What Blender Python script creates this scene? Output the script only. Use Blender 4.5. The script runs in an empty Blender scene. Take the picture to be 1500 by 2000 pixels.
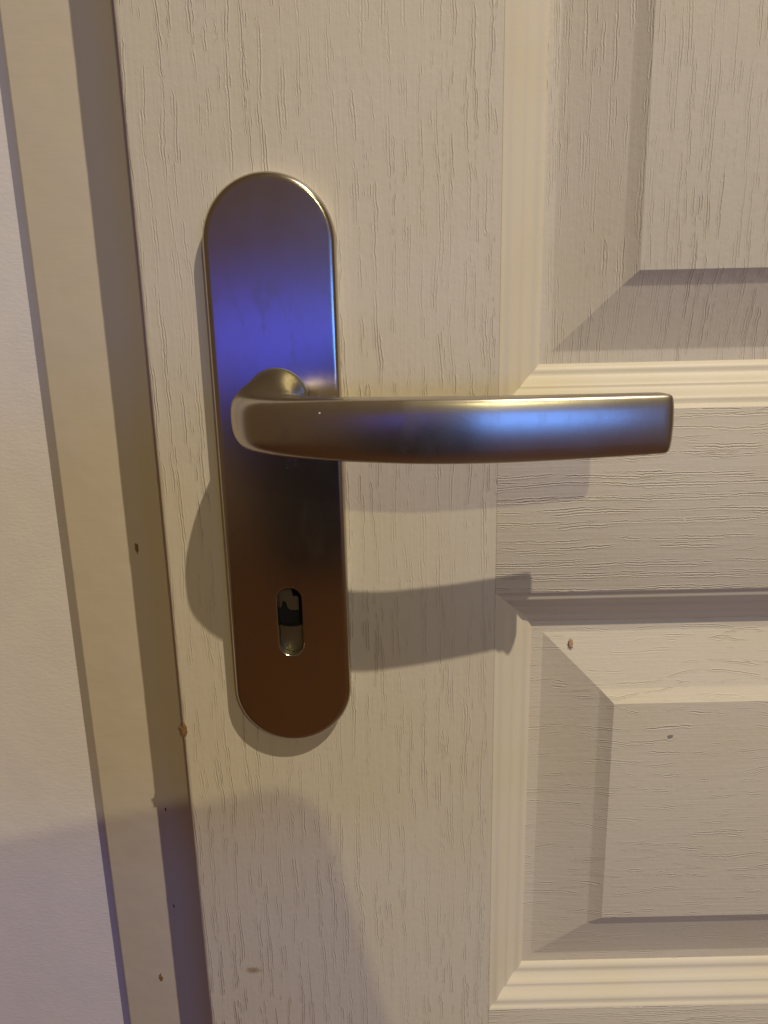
import bpy, bmesh, math, random
from mathutils import Vector, Matrix

MM = 0.001
sc = bpy.context.scene
col = sc.collection

# ------------------------------------------------------------------ camera
# x runs right along the door, y goes into the door, z is up; door face = plane y 0
PITCH, YAW, ROLL, DIST = 14.5, 0.0, -1.25, 0.300
FOCAL_PX = 1501.0                      # for a 1500 x 2000 picture
cam_data = bpy.data.cameras.new('camera')
cam = bpy.data.objects.new('camera', cam_data)
col.objects.link(cam)
p, yw, r = map(math.radians, (PITCH, YAW, ROLL))
fw = Vector((math.sin(yw)*math.cos(p), math.cos(yw)*math.cos(p), -math.sin(p)))
rt = Vector((math.cos(yw), -math.sin(yw), 0))
up = rt.cross(fw)
rt2 = math.cos(r)*rt + math.sin(r)*up
up2 = -math.sin(r)*rt + math.cos(r)*up
m3 = Matrix((rt2, up2, -fw)).transposed()
cam.matrix_world = Matrix.Translation((0, -DIST, 0)) @ m3.to_4x4()
cam_data.sensor_fit = 'VERTICAL'
cam_data.sensor_height = 24.0
cam_data.lens = 24.0*FOCAL_PX/2000.0
cam_data.clip_start = 0.01
cam_data.clip_end = 50
sc.camera = cam

# ------------------------------------------------------------------ light
world = bpy.data.worlds.new('World')
sc.world = world
world.use_nodes = True
bg = world.node_tree.nodes['Background']
bg.inputs['Color'].default_value = (0.118, 0.074, 0.038, 1)
bg.inputs['Strength'].default_value = 1.0

def point_lamp(name, loc, power, color, radius):
    d = bpy.data.lights.new(name, 'POINT')
    d.energy = power; d.color = color; d.shadow_soft_size = radius
    o = bpy.data.objects.new(name, d); o.location = loc
    col.objects.link(o)
    return o

# ceiling bulb up to the right, and a second bulb lower down behind the camera
point_lamp('ceiling_bulb', (1.10, -1.46, 2.36), 230, (1.0, 0.88, 0.71), 0.016)
point_lamp('wall_bulb', (0.58, -2.05, 1.01), 29, (1.0, 0.91, 0.48), 0.022)
# two bluish screens across the room that mirror in the metal
def screen_lamp(name, loc, w, h, power, color):
    d = bpy.data.lights.new(name, 'AREA')
    d.shape = 'RECTANGLE'; d.size = w; d.size_y = h
    d.energy = power; d.color = color
    o = bpy.data.objects.new(name, d)
    o.location = loc; o.rotation_euler = (math.radians(90), 0, 0)
    col.objects.link(o)
screen_lamp('blue_screen', (0.48, -1.5, -0.035), 0.80, 0.19, 3.6, (0.09, 0.28, 1.0))
screen_lamp('dim_screen', (-0.23, -1.5, -0.05), 0.40, 0.165, 0.40, (0.03, 0.07, 1.0))

vs = sc.view_settings
vs.view_transform = 'Standard'; vs.look = 'None'; vs.exposure = 0.0; vs.gamma = 1.0
vs.use_curve_mapping = False
sc.cycles.max_bounces = 8
sc.cycles.use_denoising = True
sc.cycles.sample_clamp_indirect = 3.0
sc.cycles.blur_glossy = 0.5

# ------------------------------------------------------------------ node helper
class N:
    """tiny wrapper so that material maths reads like maths"""
    def __init__(s, mat):
        s.t = mat.node_tree; s.n = s.t.nodes; s.l = s.t.links
    def node(s, kind, **kw):
        x = s.n.new(kind)
        for k, v in kw.items(): setattr(x, k, v)
        return x
    def put(s, sock, v):
        if hasattr(v, 'is_output'): s.l.new(v, sock)
        else: sock.default_value = v
    def m(s, op, a, b=None, c=None, clamp=False):
        x = s.node('ShaderNodeMath', operation=op, use_clamp=clamp)
        for i, v in enumerate((a, b, c)):
            if v is not None: s.put(x.inputs[i], v)
        return x.outputs[0]
    def add(s, a, b): return s.m('ADD', a, b)
    def sub(s, a, b): return s.m('SUBTRACT', a, b)
    def mul(s, a, b): return s.m('MULTIPLY', a, b)
    def smooth(s, v, a, b, lo=0.0, hi=1.0):
        x = s.node('ShaderNodeMapRange', interpolation_type='SMOOTHSTEP')
        s.put(x.inputs['Value'], v)
        x.inputs['From Min'].default_value = a; x.inputs['From Max'].default_value = b
        x.inputs['To Min'].default_value = lo; x.inputs['To Max'].default_value = hi
        return x.outputs[0]
    def comb(s, a, b, c=0.0):
        x = s.node('ShaderNodeCombineXYZ')
        for i, v in enumerate((a, b, c)): s.put(x.inputs[i], v)
        return x.outputs[0]
    def noise(s, vec, scale=1.0, detail=2.0, rough=0.5):
        x = s.node('ShaderNodeTexNoise')
        s.l.new(vec, x.inputs['Vector'])
        x.inputs['Scale'].default_value = scale; x.inputs['Detail'].default_value = detail
        x.inputs['Roughness'].default_value = rough
        return x.outputs['Fac']
    def white(s, v):
        x = s.node('ShaderNodeTexWhiteNoise', noise_dimensions='1D')
        s.put(x.inputs['W'], v)
        return x.outputs['Value']
    def mix(s, f, a, b):
        x = s.node('ShaderNodeMix', data_type='RGBA')
        s.put(x.inputs['Factor'], f)
        s.put(x.inputs['A'], a); s.put(x.inputs['B'], b)
        return x.outputs['Result']
    def mm(s):
        """object coordinates in millimetres, split"""
        tc = s.node('ShaderNodeTexCoord')
        v = s.node('ShaderNodeVectorMath', operation='SCALE')
        s.l.new(tc.outputs['Object'], v.inputs[0]); v.inputs['Scale'].default_value = 1000.0
        sp = s.node('ShaderNodeSeparateXYZ'); s.l.new(v.outputs[0], sp.inputs[0])
        return v.outputs[0], sp.outputs[0], sp.outputs[1], sp.outputs[2]
    def bump(s, h, strength=1.0, dist=0.001, normal=None):
        x = s.node('ShaderNodeBump')
        x.inputs['Strength'].default_value = strength
        x.inputs['Distance'].default_value = dist
        s.l.new(h, x.inputs['Height'])
        if normal is not None: s.l.new(normal, x.inputs['Normal'])
        return x.outputs['Normal']

def new_mat(name):
    m = bpy.data.materials.new(name); m.use_nodes = True
    return m, N(m), m.node_tree.nodes['Principled BSDF']

PAINT = (0.745, 0.672, 0.520, 1)

def grain_layer(n, a, b, spacing, length, seed, width, thr, wob, offsets):
    """bundles of short embossed pores: a = mm across the grain, b = mm along it.
    Returns (groove 0..1, raised lip 0..1)"""
    v = n.comb(n.mul(a, 0.03), n.mul(b, 0.018), seed)
    w1 = n.mul(n.sub(n.noise(v, 1.0, 1.0), 0.5), wob)
    v2 = n.comb(n.mul(a, 0.22), n.mul(b, 0.20), seed+3.1)
    w2 = n.mul(n.sub(n.noise(v2, 1.0, 3.0, 0.6), 0.5), 1.5)
    q = n.m('DIVIDE', n.add(n.add(a, w1), w2), spacing)
    cell = n.m('FLOOR', q)
    fr = n.sub(n.m('FRACT', q), 0.5)
    j = n.sub(n.white(n.add(cell, seed*7.7)), 0.5)
    pos = n.mul(n.sub(fr, n.mul(j, 0.40)), spacing)
    groove = lip = None
    for k, off in enumerate(offsets):
        d = n.m('ABSOLUTE', n.sub(pos, off))
        on = n.noise(n.comb(n.add(n.mul(cell, 13.71), seed+k*5.3), n.m('DIVIDE', b, length), seed*2.3+k), 1.0, 3.0, 0.62)
        on = n.smooth(on, thr+0.02*k, thr+0.02*k+0.10)
        prof = n.m('DIVIDE', d, n.add(n.mul(on, width), 0.0005))
        g = n.mul(n.smooth(prof, 0.15, 1.0, 1.0, 0.0), on)
        l = n.mul(n.smooth(prof, 0.9, 2.3, 1.0, 0.0), on)
        groove = g if groove is None else n.m('MAXIMUM', groove, g)
        lip = l if lip is None else n.m('MAXIMUM', lip, l)
    return groove, lip

def grain_material(name, horizontal=False, waves=6.0, dirt=0.25, dens=0.0, length=1.0, deep=0.22, pitch=1.0):
    mat, n, b = new_mat(name)
    vec, x, y, z = n.mm()
    a, l = (z, x) if horizontal else (x, z)
    if horizontal: a = n.add(a, n.mul(y, 0.6))
    layers = [grain_layer(n, a, l, 6.1*pitch, 24.0*length, 1.3, 0.42, 0.455-dens, waves, (0.0, 0.95, -1.1)),
              grain_layer(n, a, l, 9.7*pitch, 15.0*length, 8.2, 0.36, 0.50-dens, waves, (0.0, 0.8))]
    g = n.m('MAXIMUM', layers[0][0], layers[1][0])
    lip = n.m('MAXIMUM', layers[0][1], layers[1][1])
    # faint long fibres between the pores
    fib = n.noise(n.comb(n.mul(a, 0.9), n.mul(l, 0.03), 2.0), 1.0, 2.0, 0.5)
    # the paint fills the pores more in some places than in others
    amp = n.smooth(n.noise(n.comb(n.mul(a, 0.035), n.mul(l, 0.014), 6.0), 1.0, 2.0), 0.32, 0.68, 0.42, 1.0)
    relief = n.sub(n.mul(lip, deep*0.50), n.mul(g, deep))
    g2 = n.add(n.mul(relief, amp), n.mul(fib, 0.09))
    fine = n.noise(vec, 1.6, 3.0, 0.6)
    orange = n.noise(vec, 0.35, 2.0, 0.5)
    h = n.add(g2, n.add(n.mul(fine, 0.035), n.mul(orange, 0.10)))
    nm = n.bump(h, 1.0, 0.001)
    # brown grime held in some of the pores, soft yellowing over the paint
    patch = n.smooth(n.noise(vec, 0.012, 2.0), 0.50, 0.66)
    yel = n.smooth(n.noise(vec, 0.020, 3.0), 0.35, 0.75)
    c = n.mix(n.mul(yel, 0.5), PAINT, (0.715, 0.635, 0.44, 1))
    grit = n.smooth(n.noise(vec, 0.55, 4.0, 0.7), 0.66, 0.78)
    c = n.mix(n.mul(grit, 0.10), c, (0.50, 0.43, 0.33, 1))
    c = n.mix(n.mul(n.mul(g, patch), dirt), c, (0.30, 0.19, 0.09, 1))
    if not horizontal:
        # a rubbed brown smear low on the stile
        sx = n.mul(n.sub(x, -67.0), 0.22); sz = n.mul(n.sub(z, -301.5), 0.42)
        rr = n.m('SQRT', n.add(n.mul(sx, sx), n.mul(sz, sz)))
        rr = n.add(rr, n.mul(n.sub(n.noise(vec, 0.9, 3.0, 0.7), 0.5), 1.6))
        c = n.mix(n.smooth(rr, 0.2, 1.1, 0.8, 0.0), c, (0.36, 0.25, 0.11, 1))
        # the lowest pores are the dirtiest
        low = n.mul(n.smooth(z, -345.0, -255.0, 1.0, 0.0), n.smooth(x, -50.0, -20.0, 1.0, 0.0))
        c = n.mix(n.mul(n.mul(g, low), 0.55), c, (0.30, 0.19, 0.08, 1))
    n.l.new(c, b.inputs['Base Color'])
    n.put(b.inputs['Roughness'], n.add(0.42, n.mul(fine, 0.16)))
    b.inputs['Specular IOR Level'].default_value = 0.35
    n.l.new(nm, b.inputs['Normal'])
    return mat

def moulding_material():
    mat, n, b = new_mat('paint_moulding')
    vec, x, y, z = n.mm()
    fine = n.noise(vec, 1.2, 3.0, 0.6)
    pit = n.smooth(n.noise(vec, 0.9, 4.0, 0.75), 0.70, 0.80)
    h = n.add(n.mul(fine, 0.05), n.mul(pit, -0.08))
    yel = n.smooth(n.noise(vec, 0.03, 3.0), 0.3, 0.75)
    c = n.mix(n.mul(yel, 0.55), PAINT, (0.715, 0.64, 0.44, 1))
    c = n.mix(n.mul(pit, 0.5), c, (0.42, 0.34, 0.22, 1))
    n.l.new(c, b.inputs['Base Color'])
    b.inputs['Roughness'].default_value = 0.42
    b.inputs['Specular IOR Level'].default_value = 0.4
    n.l.new(n.bump(h), b.inputs['Normal'])
    return mat

def frame_material():
    mat, n, b = new_mat('paint_frame')
    vec, x, y, z = n.mm()
    brush = n.noise(n.comb(n.mul(x, 0.06), n.mul(y, 0.06), n.mul(z, 0.55)), 1.0, 3.0, 0.6)
    slow = n.noise(vec, 0.05, 2.0)
    h = n.add(n.mul(brush, 0.05), n.mul(slow, 0.5))
    c = n.mix(n.smooth(slow, 0.35, 0.7, 0.0, 0.5), (0.665, 0.58, 0.42, 1), (0.65, 0.57, 0.45, 1))
    n.l.new(c, b.inputs['Base Color'])
    b.inputs['Roughness'].default_value = 0.42
    n.l.new(n.bump(h), b.inputs['Normal'])
    return mat

def wall_material():
    mat, n, b = new_mat('wall_paint')
    vec, x, y, z = n.mm()
    roll = n.noise(n.comb(n.mul(x, 0.35), n.mul(y, 0.35), n.mul(z, 0.8)), 1.0, 4.0, 0.65)
    slow = n.noise(vec, 0.06, 2.0)
    h = n.add(n.mul(roll, 0.16), n.mul(slow, 0.25))
    n.put(b.inputs['Base Color'], n.mix(n.smooth(slow, 0.3, 0.7), (0.82, 0.765, 0.70, 1), (0.79, 0.74, 0.69, 1)))
    b.inputs['Roughness'].default_value = 0.65
    n.l.new(n.bump(h), b.inputs['Normal'])
    return mat

def metal_material(name, rough=0.27, colr=(0.53, 0.48, 0.395, 1), grainy=0.012):
    mat, n, b = new_mat(name)
    vec, x, y, z = n.mm()
    blast = n.noise(vec, 2.2, 3.0, 0.65)
    scuff = n.noise(n.comb(n.mul(x, 0.07), n.mul(y, 0.07), n.mul(z, 0.05)), 1.0, 4.0, 0.65)
    smear = n.smooth(n.noise(n.comb(n.mul(x, 0.11), n.mul(y, 0.11), n.mul(z, 0.04)), 1.0, 5.0, 0.7), 0.5, 0.68)
    speck = n.smooth(n.noise(vec, 1.1, 2.0, 0.5), 0.74, 0.80)
    b.inputs['Metallic'].default_value = 1.0
    dull = tuple(v*0.84 for v in colr[:3])+(1,)
    n.put(b.inputs['Base Color'], n.mix(n.mul(smear, 0.7), colr, dull))
    rgh = n.add(n.mul(scuff, 0.06), n.add(n.mul(blast, 0.05), rough-0.055))
    n.put(b.inputs['Roughness'], n.add(rgh, n.add(n.mul(smear, 0.045), n.mul(speck, 0.05))))
    n.l.new(n.bump(n.mul(blast, grainy)), b.inputs['Normal'])
    return mat

def plain_material(name, colr, rough=0.6, metallic=0.0, col2=None, scale=1.5):
    mat, n, b = new_mat(name)
    vec, x, y, z = n.mm()
    f = n.noise(vec, scale, 3.0, 0.7)
    n.put(b.inputs['Base Color'], n.mix(n.smooth(f, 0.38, 0.62), colr, col2 or tuple(v*0.8 for v in colr[:3])+(1,)))
    b.inputs['Roughness'].default_value = rough
    b.inputs['Metallic'].default_value = metallic
    n.l.new(n.bump(n.mul(f, 0.12)), b.inputs['Normal'])
    return mat

M = dict(
    stile=grain_material('paint_grain_vertical', dirt=0.30),
    panel_v=grain_material('paint_grain_upper_panel', dirt=0.16, waves=3.0, length=1.1, pitch=0.85, deep=0.19),
    rail=grain_material('paint_grain_rail', horizontal=True, waves=5.0, dirt=0.08, dens=0.03, length=1.9, deep=0.27, pitch=0.9),
    panel_h=grain_material('paint_grain_lower_panel', horizontal=True, waves=18.0, dirt=0.08, dens=-0.035, length=1.1, deep=0.22, pitch=0.95),
    mould=moulding_material(), frame=frame_material(), wall=wall_material(),
    plate=metal_material('satin_metal_plate', 0.195, grainy=0.006),
    lever=metal_material('satin_metal_lever', 0.29, grainy=0.007),
    lock=metal_material('lock_metal', 0.5, (0.26, 0.235, 0.14, 1)),
    cavity=plain_material('dark_cavity', (0.012, 0.010, 0.010, 1), 0.8),
    wood=plain_material('bare_wood_chip', (0.36, 0.20, 0.07, 1), 0.8, 0, (0.13, 0.06, 0.02, 1), 1.6),
    tan=plain_material('tan_scab', (0.55, 0.36, 0.20, 1), 0.8, 0, (0.33, 0.20, 0.10, 1), 2.2),
    grey=plain_material('grey_scuff', (0.34, 0.31, 0.28, 1), 0.7),
    white=plain_material('white_speck', (0.82, 0.80, 0.78, 1), 0.5),
    floor=plain_material('brown_floor', (0.13, 0.052, 0.014, 1), 0.5, 0, (0.10, 0.038, 0.010, 1), 0.02),
    mark=metal_material('etched_mark', 0.27, (0.56, 0.51, 0.43, 1)),
)

# ------------------------------------------------------------------ mesh helpers (all millimetres)
def link(name, bm, mat, parent=None, smooth=False, angle=None):
    me = bpy.data.meshes.new(name)
    bmesh.ops.recalc_face_normals(bm, faces=bm.faces)
    bm.to_mesh(me); bm.free()
    me.transform(Matrix.Scale(MM, 4))
    if smooth:
        for f in me.polygons: f.use_smooth = True
        if angle: me.set_sharp_from_angle(angle=math.radians(angle))
    me.materials.append(M[mat])
    o = bpy.data.objects.new(name, me)
    col.objects.link(o)
    if parent is not None: adopt(o, parent)
    return o

def adopt(o, parent):
    o.parent = parent
    base = Vector((0, 0, 0)); q = parent
    while q is not None:
        base += q.location; q = q.parent
    o.location = -base                 # meshes are written in door coordinates

def empty(name, loc, parent=None):
    o = bpy.data.objects.new(name, None)
    o.empty_display_size = 0.02
    col.objects.link(o)
    o.location = Vector(loc)*MM
    if parent is not None:
        o.parent = parent
        o.location = Vector(loc)*MM - parent.location
    return o

def tag(o, label=None, cat=None, kind=None, group=None):
    if label: o['label'] = label
    if cat: o['category'] = cat
    if kind: o['kind'] = kind
    if group: o['group'] = group
    return o

def box(x0, x1, y0, y1, z0, z1, bev=0.0, seg=3):
    bm = bmesh.new()
    bmesh.ops.create_cube(bm, size=1.0)
    for v in bm.verts:
        v.co = Vector(((x0+x1)/2 + v.co.x*(x1-x0), (y0+y1)/2 + v.co.y*(y1-y0), (z0+z1)/2 + v.co.z*(z1-z0)))
    if bev:
        bmesh.ops.bevel(bm, geom=list(bm.edges), offset=bev, segments=seg, affect='EDGES', profile=0.5)
    return bm

def loft(bm, rings, closed=True):
    vs_ = [[bm.verts.new(p) for p in r_] for r_ in rings]
    k = len(rings[0])
    for a, b in zip(vs_, vs_[1:]):
        for i in range(k if closed else k-1):
            j = (i+1) % k
            bm.faces.new((a[i], a[j], b[j], b[i]))
    return vs_

# ------------------------------------------------------------------ wall and frame
wall = link('wall', box(-700, 120, 44.0, 90, -1045, 560), 'wall')
tag(wall, 'smooth white painted wall beside the door frame', 'wall', 'structure')

floor = link('floor', box(-1800, 1800, -3600, 120, -1090, -1045), 'floor')
tag(floor, 'brown wooden floor under the door', 'floor', 'structure')

frame = link('door_surround', box(-143.3, -40, 34.0, 43.8, -1045, 560, 0.9), 'frame', None, True, 40)
tag(frame, 'flat cream painted door surround board along the door edge, beside the white wall', 'door surround', 'thing')

# ------------------------------------------------------------------ door
X_EDGE, X_ST = -89.6, 45.5
W = 52.0
UP = dict(x0=97.5, x1=262.0, z0=13.5, z1=430.0)
LO = dict(x0=97.5, x1=262.0, z0=-276.0, z1=-165.4)
BT = dict(x0=97.5, x1=262.0, z0=-880.0, z1=-455.0)
MOULD = [(34.5, 11.0), (34.9, 10.6), (35.6, 9.9), (36.4, 9.3), (37.2, 8.95), (37.6, 8.9), (38.8, 8.75),
         (39.2, 8.5), (40.2, 7.8), (41.4, 6.8), (42.5, 5.65), (43.0, 5.35), (43.9, 5.25), (44.3, 4.95), (45.2, 4.25),
         (46.4, 3.2), (47.5, 2.1), (48.2, 1.6), (48.8, 1.4), (50.2, 1.28), (50.8, 0.95), (51.3, 0.4), (51.7, 0.12), (52.0, 0.0)]
PANEL = [(-0.5, 0.0), (-0.1, 0.06), (0.3, 0.3), (5.2, 3.3), (5.6, 3.5), (6.2, 3.7), (29.2, 10.75), (29.8, 10.92), (30.4, 11.0), (34.6, 11.05)]

door = empty('door', (80, 20, -1040))
tag(door, 'cream painted panelled door with embossed wood grain and a lever handle', 'door', 'thing')

def member(name, x0, x1, z0, z1, mat, bev):
    return link(name, box(x0, x1, 0, 33, z0, z1, bev), mat, door, True, 40)

# left stile: rounded front edge, worn a little uneven along its length
def left_stile():
    bm = bmesh.new()
    random.seed(5)
    zs = [-1040+4*i for i in range(401)]
    rings = []
    w = 0
    for z in zs:
        w = 0.8*w + random.gauss(0, 0.06)
        k = 1.0 + 0.25*random.random()
        e = X_EDGE + w*0.5
        rings.append([(e, 33, z), (e, 1.6*k, z), (e+0.25, 0.75*k, z), (e+0.8, 0.22*k, z), (e+1.7*k, 0.0, z),
                      (X_ST-0.15, 0.0, z), (X_ST-0.02, 0.18, z), (X_ST-0.02, 33, z)])
    vv = loft(bm, rings)
    bm.faces.new(vv[0]); bm.faces.new(vv[-1])
    return bm
link('stile', left_stile(), 'stile', door, True, 50)
member('stile', UP['x1']+W, 440, -1040, 560, 'stile', 0.15)
XR0, XR1 = X_ST, UP['x1']+W-0.02
member('rail', XR0, XR1, UP['z1']+W, 560, 'rail', 0.15)
member('rail', XR0, XR1, LO['z1']+W, UP['z0']-W, 'rail', 0.15)
member('rail', XR0, XR1, BT['z1']+W, LO['z0']-W, 'rail', 0.15)
member('rail', XR0, XR1, -1040, BT['z0']-W, 'rail', 0.15)

def rect(R, u, d):
    return [(R['x0']-u, d, R['z0']-u), (R['x1']+u, d, R['z0']-u), (R['x1']+u, d, R['z1']+u), (R['x0']-u, d, R['z1']+u)]

def panel(R, mat):
    bm = bmesh.new()
    rings = [rect(R, u, d) for u, d in PANEL]
    rings.append(rect(R, 34.6, 31.0))
    vv = loft(bm, rings)
    bm.faces.new(vv[0]); bm.faces.new(vv[-1])
    o = link('panel', bm, mat, door, True, 14)
    for s in range(4):                       # four mitred mouldings round the panel
        bm = bmesh.new()
        rows = []
        for u, d in MOULD + [(52.0, 31.0), (34.7, 31.0)]:
            q = rect(R, u, d)
            rows.append((q[s], q[(s+1) % 4]))
        k = len(rows)
        A = [bm.verts.new(a) for a, _ in rows]; B = [bm.verts.new(b) for _, b in rows]
        for i in range(k):
            j = (i+1) % k
            bm.faces.new((A[i], A[j], B[j], B[i]))
        bm.faces.new(A); bm.faces.new(list(reversed(B)))
        link('moulding', bm, 'mould', o, True, 35)
    return o
panel_up = panel(UP, 'panel_v')
panel_lo = panel(LO, 'panel_h')
panel_bt = panel(BT, 'panel_v')

# ------------------------------------------------------------------ handle on its long plate
handle = empty('door_handle', (-39.4, 0, -62), door)
tag(handle, 'satin metal lever handle on a long rounded plate')

PX, PT, PB, PR = -39.45, 49.6, -175.0, 24.15
def stadium(cx, zt, zb, rad, y, inset=0.0, n=40):
    r_ = rad-inset
    pts = []
    for i in range(n+1):
        t = math.pi*i/n
        pts.append((cx+r_*math.cos(t), y, zt-rad+r_*math.sin(t)))
    for i in range(n+1):
        t = math.pi+math.pi*i/n
        pts.append((cx+r_*math.cos(t), y, zb+rad+r_*math.sin(t)))
    return pts

def backplate():
    TH = 8.2
    bm = bmesh.new()
    rings = [stadium(PX, PT, PB, PR, -0.02), stadium(PX, PT, PB, PR, -(TH-2.3))]
    for i in range(1, 7):
        t = i/6*math.pi/2
        rings.append(stadium(PX, PT, PB, PR, -(TH-2.3)-2.3*math.sin(t), 2.1*(1-math.cos(t))))
    rings.append(stadium(PX, PT, PB, PR, -TH, 2.7))
    vv = loft(bm, rings)
    KX, KT, KB, KR = -39.1, -106.3, -135.6, 4.95
    hole = [stadium(KX, KT, KB, KR, -TH, -1.0, 20)]
    for i in range(0, 4):
        t = i/3*math.pi/2
        hole.append(stadium(KX, KT, KB, KR, -TH+0.55*(1-math.cos(t)), -0.55*(1-math.sin(t)), 20))
    hole.append(stadium(KX, KT, KB, KR, -0.6, 0, 20))
    hv = loft(bm, hole)
    eds = []
    for ring in (vv[-1], hv[0]):
        for a, b in zip(ring, ring[1:]+ring[:1]):
            e = bm.edges.get((a, b))
            eds.append(e)
    bmesh.ops.triangle_fill(bm, edges=eds, use_beauty=True)
    bm.faces.new(vv[0])
    return bm
link('backplate', backplate(), 'plate', handle, True, 22)

# what is seen inside the keyhole: dark pocket, lock plate below, stepped lever above
def flat(pts, y0, y1):
    bm = bmesh.new()
    a = [bm.verts.new((x, y0, z)) for x, z in pts]
    b = [bm.verts.new((x, y1, z)) for x, z in pts]
    bm.faces.new(a); bm.faces.new(list(reversed(b)))
    k = len(pts)
    for i in range(k):
        j = (i+1) % k
        bm.faces.new((a[i], a[j], b[j], b[i]))
    return bm
bm = bmesh.new()
vv = loft(bm, [stadium(-39.1, -106.0, -135.9, 5.2, -0.55, 0, 20), stadium(-39.1, -106.0, -135.9, 5.2, -0.06, 0, 20)])
bm.faces.new(vv[0]); bm.faces.new(vv[-1])
link('keyhole', bm, 'cavity', handle)
low = [(-43.9, -123.6)] + [(-43.9+9.6*i/8, -123.6-0.9*math.sin(math.pi*i/8)) for i in range(1, 8)] + [(-34.3, -123.6)]
low += [(-39.1+4.8*math.cos(t), -130.7-4.8*math.sin(t)) for t in [math.pi*i/14 for i in range(15)]]
link('lock_plate', flat(low, -4.3, -0.7), 'lock', handle)
upl = [(-43.9, -109.2), (-42.5, -108.1), (-40.2, -107.9), (-38.8, -108.5), (-38.4, -111.9), (-36.1, -112.0), (-36.1, -118.0),
       (-39.2, -118.0), (-40.6, -117.2), (-41.4, -114.2), (-42.6, -114.0), (-43.2, -116.2), (-43.9, -117.0)]
link('lock_lever', flat(upl, -2.2, -0.7), 'lock', handle)

# lever: swept section, round at the plate, flattened and bowed along the grip
def lerp(a, b, t): return a+(b-a)*t
def catmull(keys, t):
    n = len(keys)-1
    f = min(max(t, 0), 1)*n
    i = min(int(f), n-1); u = f-i
    k0, k1, k2, k3 = keys[max(i-1, 0)], keys[i], keys[i+1], keys[min(i+2, n)]
    return [0.5*((2*b)+(-a+c)*u+(2*a-5*b+4*c-d)*u*u+(-a+3*b-3*c+d)*u**3) for a, b, c, d in zip(k0, k1, k2, k3)]
# x, y, z of centre, half thickness, half height, exponent, front bulge
KEYS = [(-39.5, -6.0, -30.6, 11.2, 11.2, 2.0, 0.0),
        (-39.6, -11.0, -30.8, 11.2, 11.2, 2.0, 0.0),
        (-40.4, -16.5, -31.6, 11.3, 11.0, 2.1, 0.0),
        (-41.2, -22.5, -33.0, 11.5, 10.5, 2.5, 0.3),
        (-40.8, -29.0, -34.4, 11.6, 10.0, 3.2, 0.6),
        (-38.4, -35.8, -35.4, 10.9, 9.8, 4.0, 0.9),
        (-33.4, -40.0, -35.9, 9.5, 9.8, 4.8, 1.1),
        (-26.4, -43.9, -36.2, 7.8, 9.9, 5.6, 1.2),
        (-17.0, -47.6, -36.4, 6.2, 10.1, 6.6, 1.2),
        (-4.0, -50.9, -36.6, 5.2, 10.3, 8.0, 1.2),
        (12.0, -53.2, -36.8, 4.9, 10.5, 10.0, 1.2),
        (32.0, -54.3, -36.9, 4.7, 10.5, 10.0, 1.2),
        (54.0, -53.2, -36.9, 4.5, 10.3, 10.0, 1.2),
        (76.0, -51.2, -36.8, 4.3, 10.0, 10.0, 1.2),
        (94.0, -49.1, -36.7, 4.1, 9.7, 10.0, 1.1)]
def lever_mesh():
    bm = bmesh.new()
    NS, NP = 170, 128
    rings = []
    ts = [i/NS for i in range(NS+1)]
    pts = [catmull(KEYS, t) for t in ts]
    total = 0; arc = [0]
    for a, b in zip(pts, pts[1:]):
        total += math.dist(a[:3], b[:3]); arc.append(total)
    RC = 2.6
    frames = []
    for i, t in enumerate(ts):
        a = catmull(KEYS, max(t-0.004, 0)); b = catmull(KEYS, min(t+0.004, 1))
        tx, ty = b[0]-a[0], b[1]-a[1]
        l = math.hypot(tx, ty); frames.append((tx/l, ty/l))
    def ring(c, tdir, inset, shift=0.0):
        x, y, z, ht, hh, pe, bu = c
        tx, ty = tdir
        nx, ny = -(-ty), -tx        # front normal: right-hand side of travel, toward the viewer on the grip
        nx, ny = ty, -tx
        out = []
        for k in range(NP):
            th = 2*math.pi*k/NP
            cs, sn = math.cos(th), math.sin(th)
            h2, v2 = max(ht-inset*0.9, 0.2), max(hh-inset, 0.2)
            u = math.copysign(abs(cs)**(2/pe), cs)*h2
            v = math.copysign(abs(sn)**(2/pe), sn)*v2
            if cs > 0: u += bu*(1-(v/v2)**2)*min(1, cs*3)
            out.append((x+nx*u+tx*shift, y+ny*u+ty*shift, z+v))
        return out
    # body rings, then a small rounded end
    for c, fr_, s in zip(pts, frames, arc):
        if s <= total-RC: rings.append(ring(c, fr_, 0))
    last, lf = pts[-1], frames[-1]
    for i in range(0, 9):
        t = i/8*math.pi/2
        rings.append(ring(last, lf, RC*(1-math.cos(t)), -RC+RC*math.sin(t)))
    rings.append(ring(last, lf, RC+0.9, 0.12))
    vv = loft(bm, rings)
    bm.faces.new(vv[0]); bm.faces.new(vv[-1])
    return bm
lever = link('lever', lever_mesh(), 'lever', handle, True, 60)

# thin turned collar where the lever turns in the plate
bm = bmesh.new()
prof = [(11.2, -7.9), (11.75, -7.9), (11.75, -8.35), (11.6, -8.5), (11.2, -8.5)]
rings = []
for i in range(48):
    t = 2*math.pi*i/48
    rings.append([(-39.5+q*math.cos(t), y, -30.6+q*math.sin(t)) for q, y in prof])
vv = loft(bm, rings+[rings[0]])
bmesh.ops.remove_doubles(bm, verts=bm.verts, dist=0.001)
link('collar', bm, 'lock', handle, True, 40)

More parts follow.
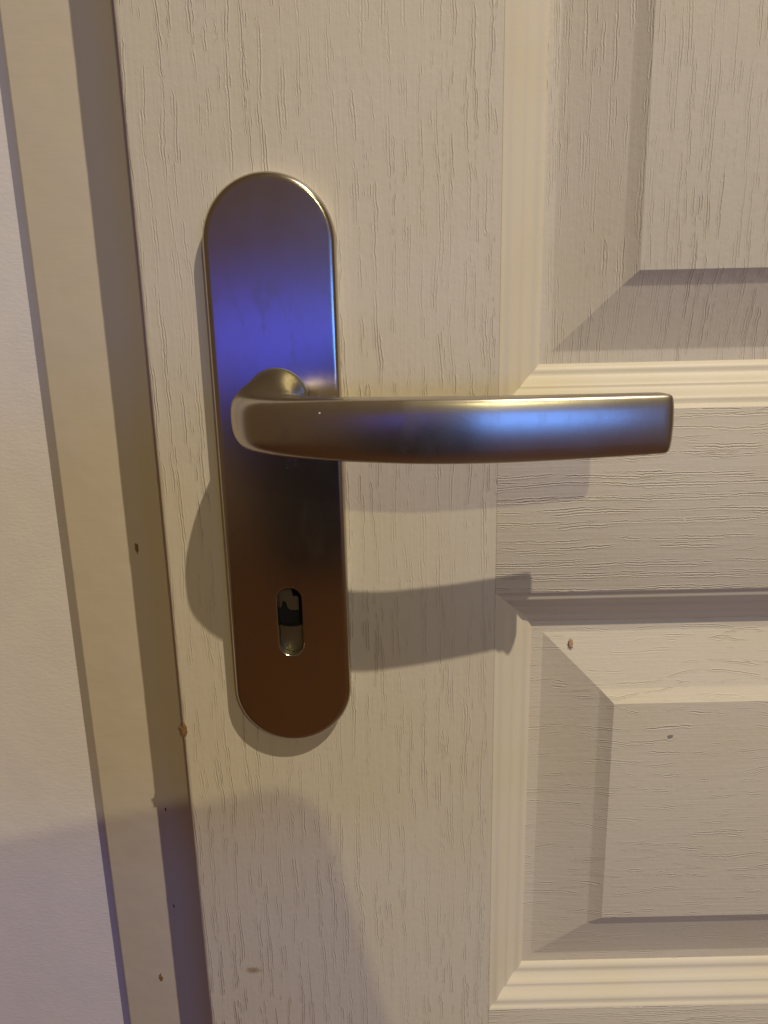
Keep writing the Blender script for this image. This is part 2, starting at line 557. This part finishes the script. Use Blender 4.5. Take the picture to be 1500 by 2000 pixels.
# ------------------------------------------------------------------ chips and specks
def chip(name, c, rx, rz, mat, parent, seed, thick=0.12, normal=(0, -1, 0), n=15, rough=0.35):
    rnd = random.Random(seed)
    nv = Vector(normal).normalized()
    ex = Vector((1, 0, 0)); ex = (ex-nv*ex.dot(nv)).normalized(); ez = ex.cross(nv)
    if ez.z < 0: ez = -ez
    bm = bmesh.new()
    rows = []
    rr = [1+rough*(rnd.random()-0.5)*2 for _ in range(n)]
    for lev, sc_ in ((0.02, 1.0), (-thick*0.7, 0.92), (-thick, 0.6)):
        rows.append([Vector(c)+ex*(rx*rr[i]*sc_*math.cos(2*math.pi*i/n))+ez*(rz*rr[i]*sc_*math.sin(2*math.pi*i/n))-nv*lev for i in range(n)])
    vv = loft(bm, rows)
    bm.faces.new(vv[0]); bm.faces.new(vv[-1])
    return link(name, bm, mat, parent)

bev_t = (0, -0.955, 0.29)
tag(chip('paint_chip', (-89.0, 0.35, -173.2), 1.7, 3.3, 'wood', door, 3, 0.55), 'brown paint chip on the door edge')
tag(chip('paint_chip', (79.9, 8.3, -140.6), 1.1, 2.3, 'tan', door, 7, 0.14, bev_t), 'small tan paint chip on the lower panel bevel')
chip('paint_speck', (121.5, 0.0, -83.6), 0.55, 0.8, 'white', door, 9, 0.1)
chip('scuff', (123.0, 0.0, -181.8), 1.25, 1.1, 'grey', door, 12, 0.06)
chip('paint_chip', (-112.5, 34.0, -101.0), 0.9, 2.7, 'wood', frame, 21, 0.06)
chip('paint_chip', (-124.0, 34.0, -339.0), 1.0, 2.6, 'wood', frame, 22, 0.08)
chip('paint_chip', (-112.0, 34.0, -237.0), 0.35, 1.3, 'cavity', frame, 23, 0.06)
chip('paint_chip', (-113.0, 34.0, -294.0), 0.3, 1.2, 'cavity', frame, 24, 0.06)

for c_, sd_ in (((-19.3, -61.3, -29.6), 41), ((-16.6, -6.9, -5.5), 42)):
    chip('nick', c_, 0.35, 0.28, 'white', handle, sd_, 0.12)

# faint two-line maker's stamp under the lever (worn, not readable)
bm = bmesh.new()
rnd = random.Random(4)
def stroke(x0, z0, x1, z1, w=0.10):
    d = Vector((x1-x0, 0, z1-z0)); l = d.length or 1
    nrm = Vector((-d.z, 0, d.x))/l*w
    a, b = Vector((x0, -8.212, z0)), Vector((x1, -8.212, z1))
    bm.faces.new([bm.verts.new(q) for q in (a-nrm, b-nrm, b+nrm, a+nrm)])
for i in range(6):
    x = -36.6+i*0.85
    stroke(x, -54.6, x+rnd.uniform(-.1, .5), -53.3)
    if i % 2: stroke(x, -53.4, x+0.5, -54.5)
stroke(-37.4, -55.6, -31.2, -55.6, 0.06)
for i in range(7):
    x = -37.2+i*0.8
    stroke(x, -57.2, x+rnd.uniform(0, .45), -56.3)
link('stamp', bm, 'mark', handle)

# ------------------------------------------------------------------ unseen dark slab added behind the camera, stand-in for an unknown blocker;
# it stands between the low bulb and the door and throws the soft shade at the foot of the stile
M['shade_slab'] = plain_material('shade_slab_dark', (0.015, 0.015, 0.018, 1), 0.25)
def rounded_slab(w, h, t, rad, inset=0.0, n=10):
    def outline(y, ins):
        out = []
        for cx, cz, a0 in ((w/2-rad, h/2-rad, 0), (-w/2+rad, h/2-rad, 90), (-w/2+rad, -h/2+rad, 180), (w/2-rad, -h/2+rad, 270)):
            for i in range(n+1):
                a = math.radians(a0+90*i/n)
                out.append((cx+(rad-ins)*math.cos(a), y, cz+(rad-ins)*math.sin(a)))
        return out
    bm = bmesh.new()
    vv = loft(bm, [outline(-t/2, 1.5), outline(-t/2+0.6, 0.4), outline(0, 0), outline(t/2-0.6, 0.4), outline(t/2, 1.5)])
    bm.faces.new(vv[0]); bm.faces.new(vv[-1])
    return bm
shade_slab = link('shade_slab', rounded_slab(190, 165, 9, 20), 'shade_slab', None, True, 30)
tag(shade_slab, 'dark slab added unseen behind the camera to shade the foot of the door', 'shade_slab')
shade_slab.location = Vector((-14.0, -318, -115))*MM
shade_slab.rotation_euler = (math.radians(0), math.radians(-13), 0)
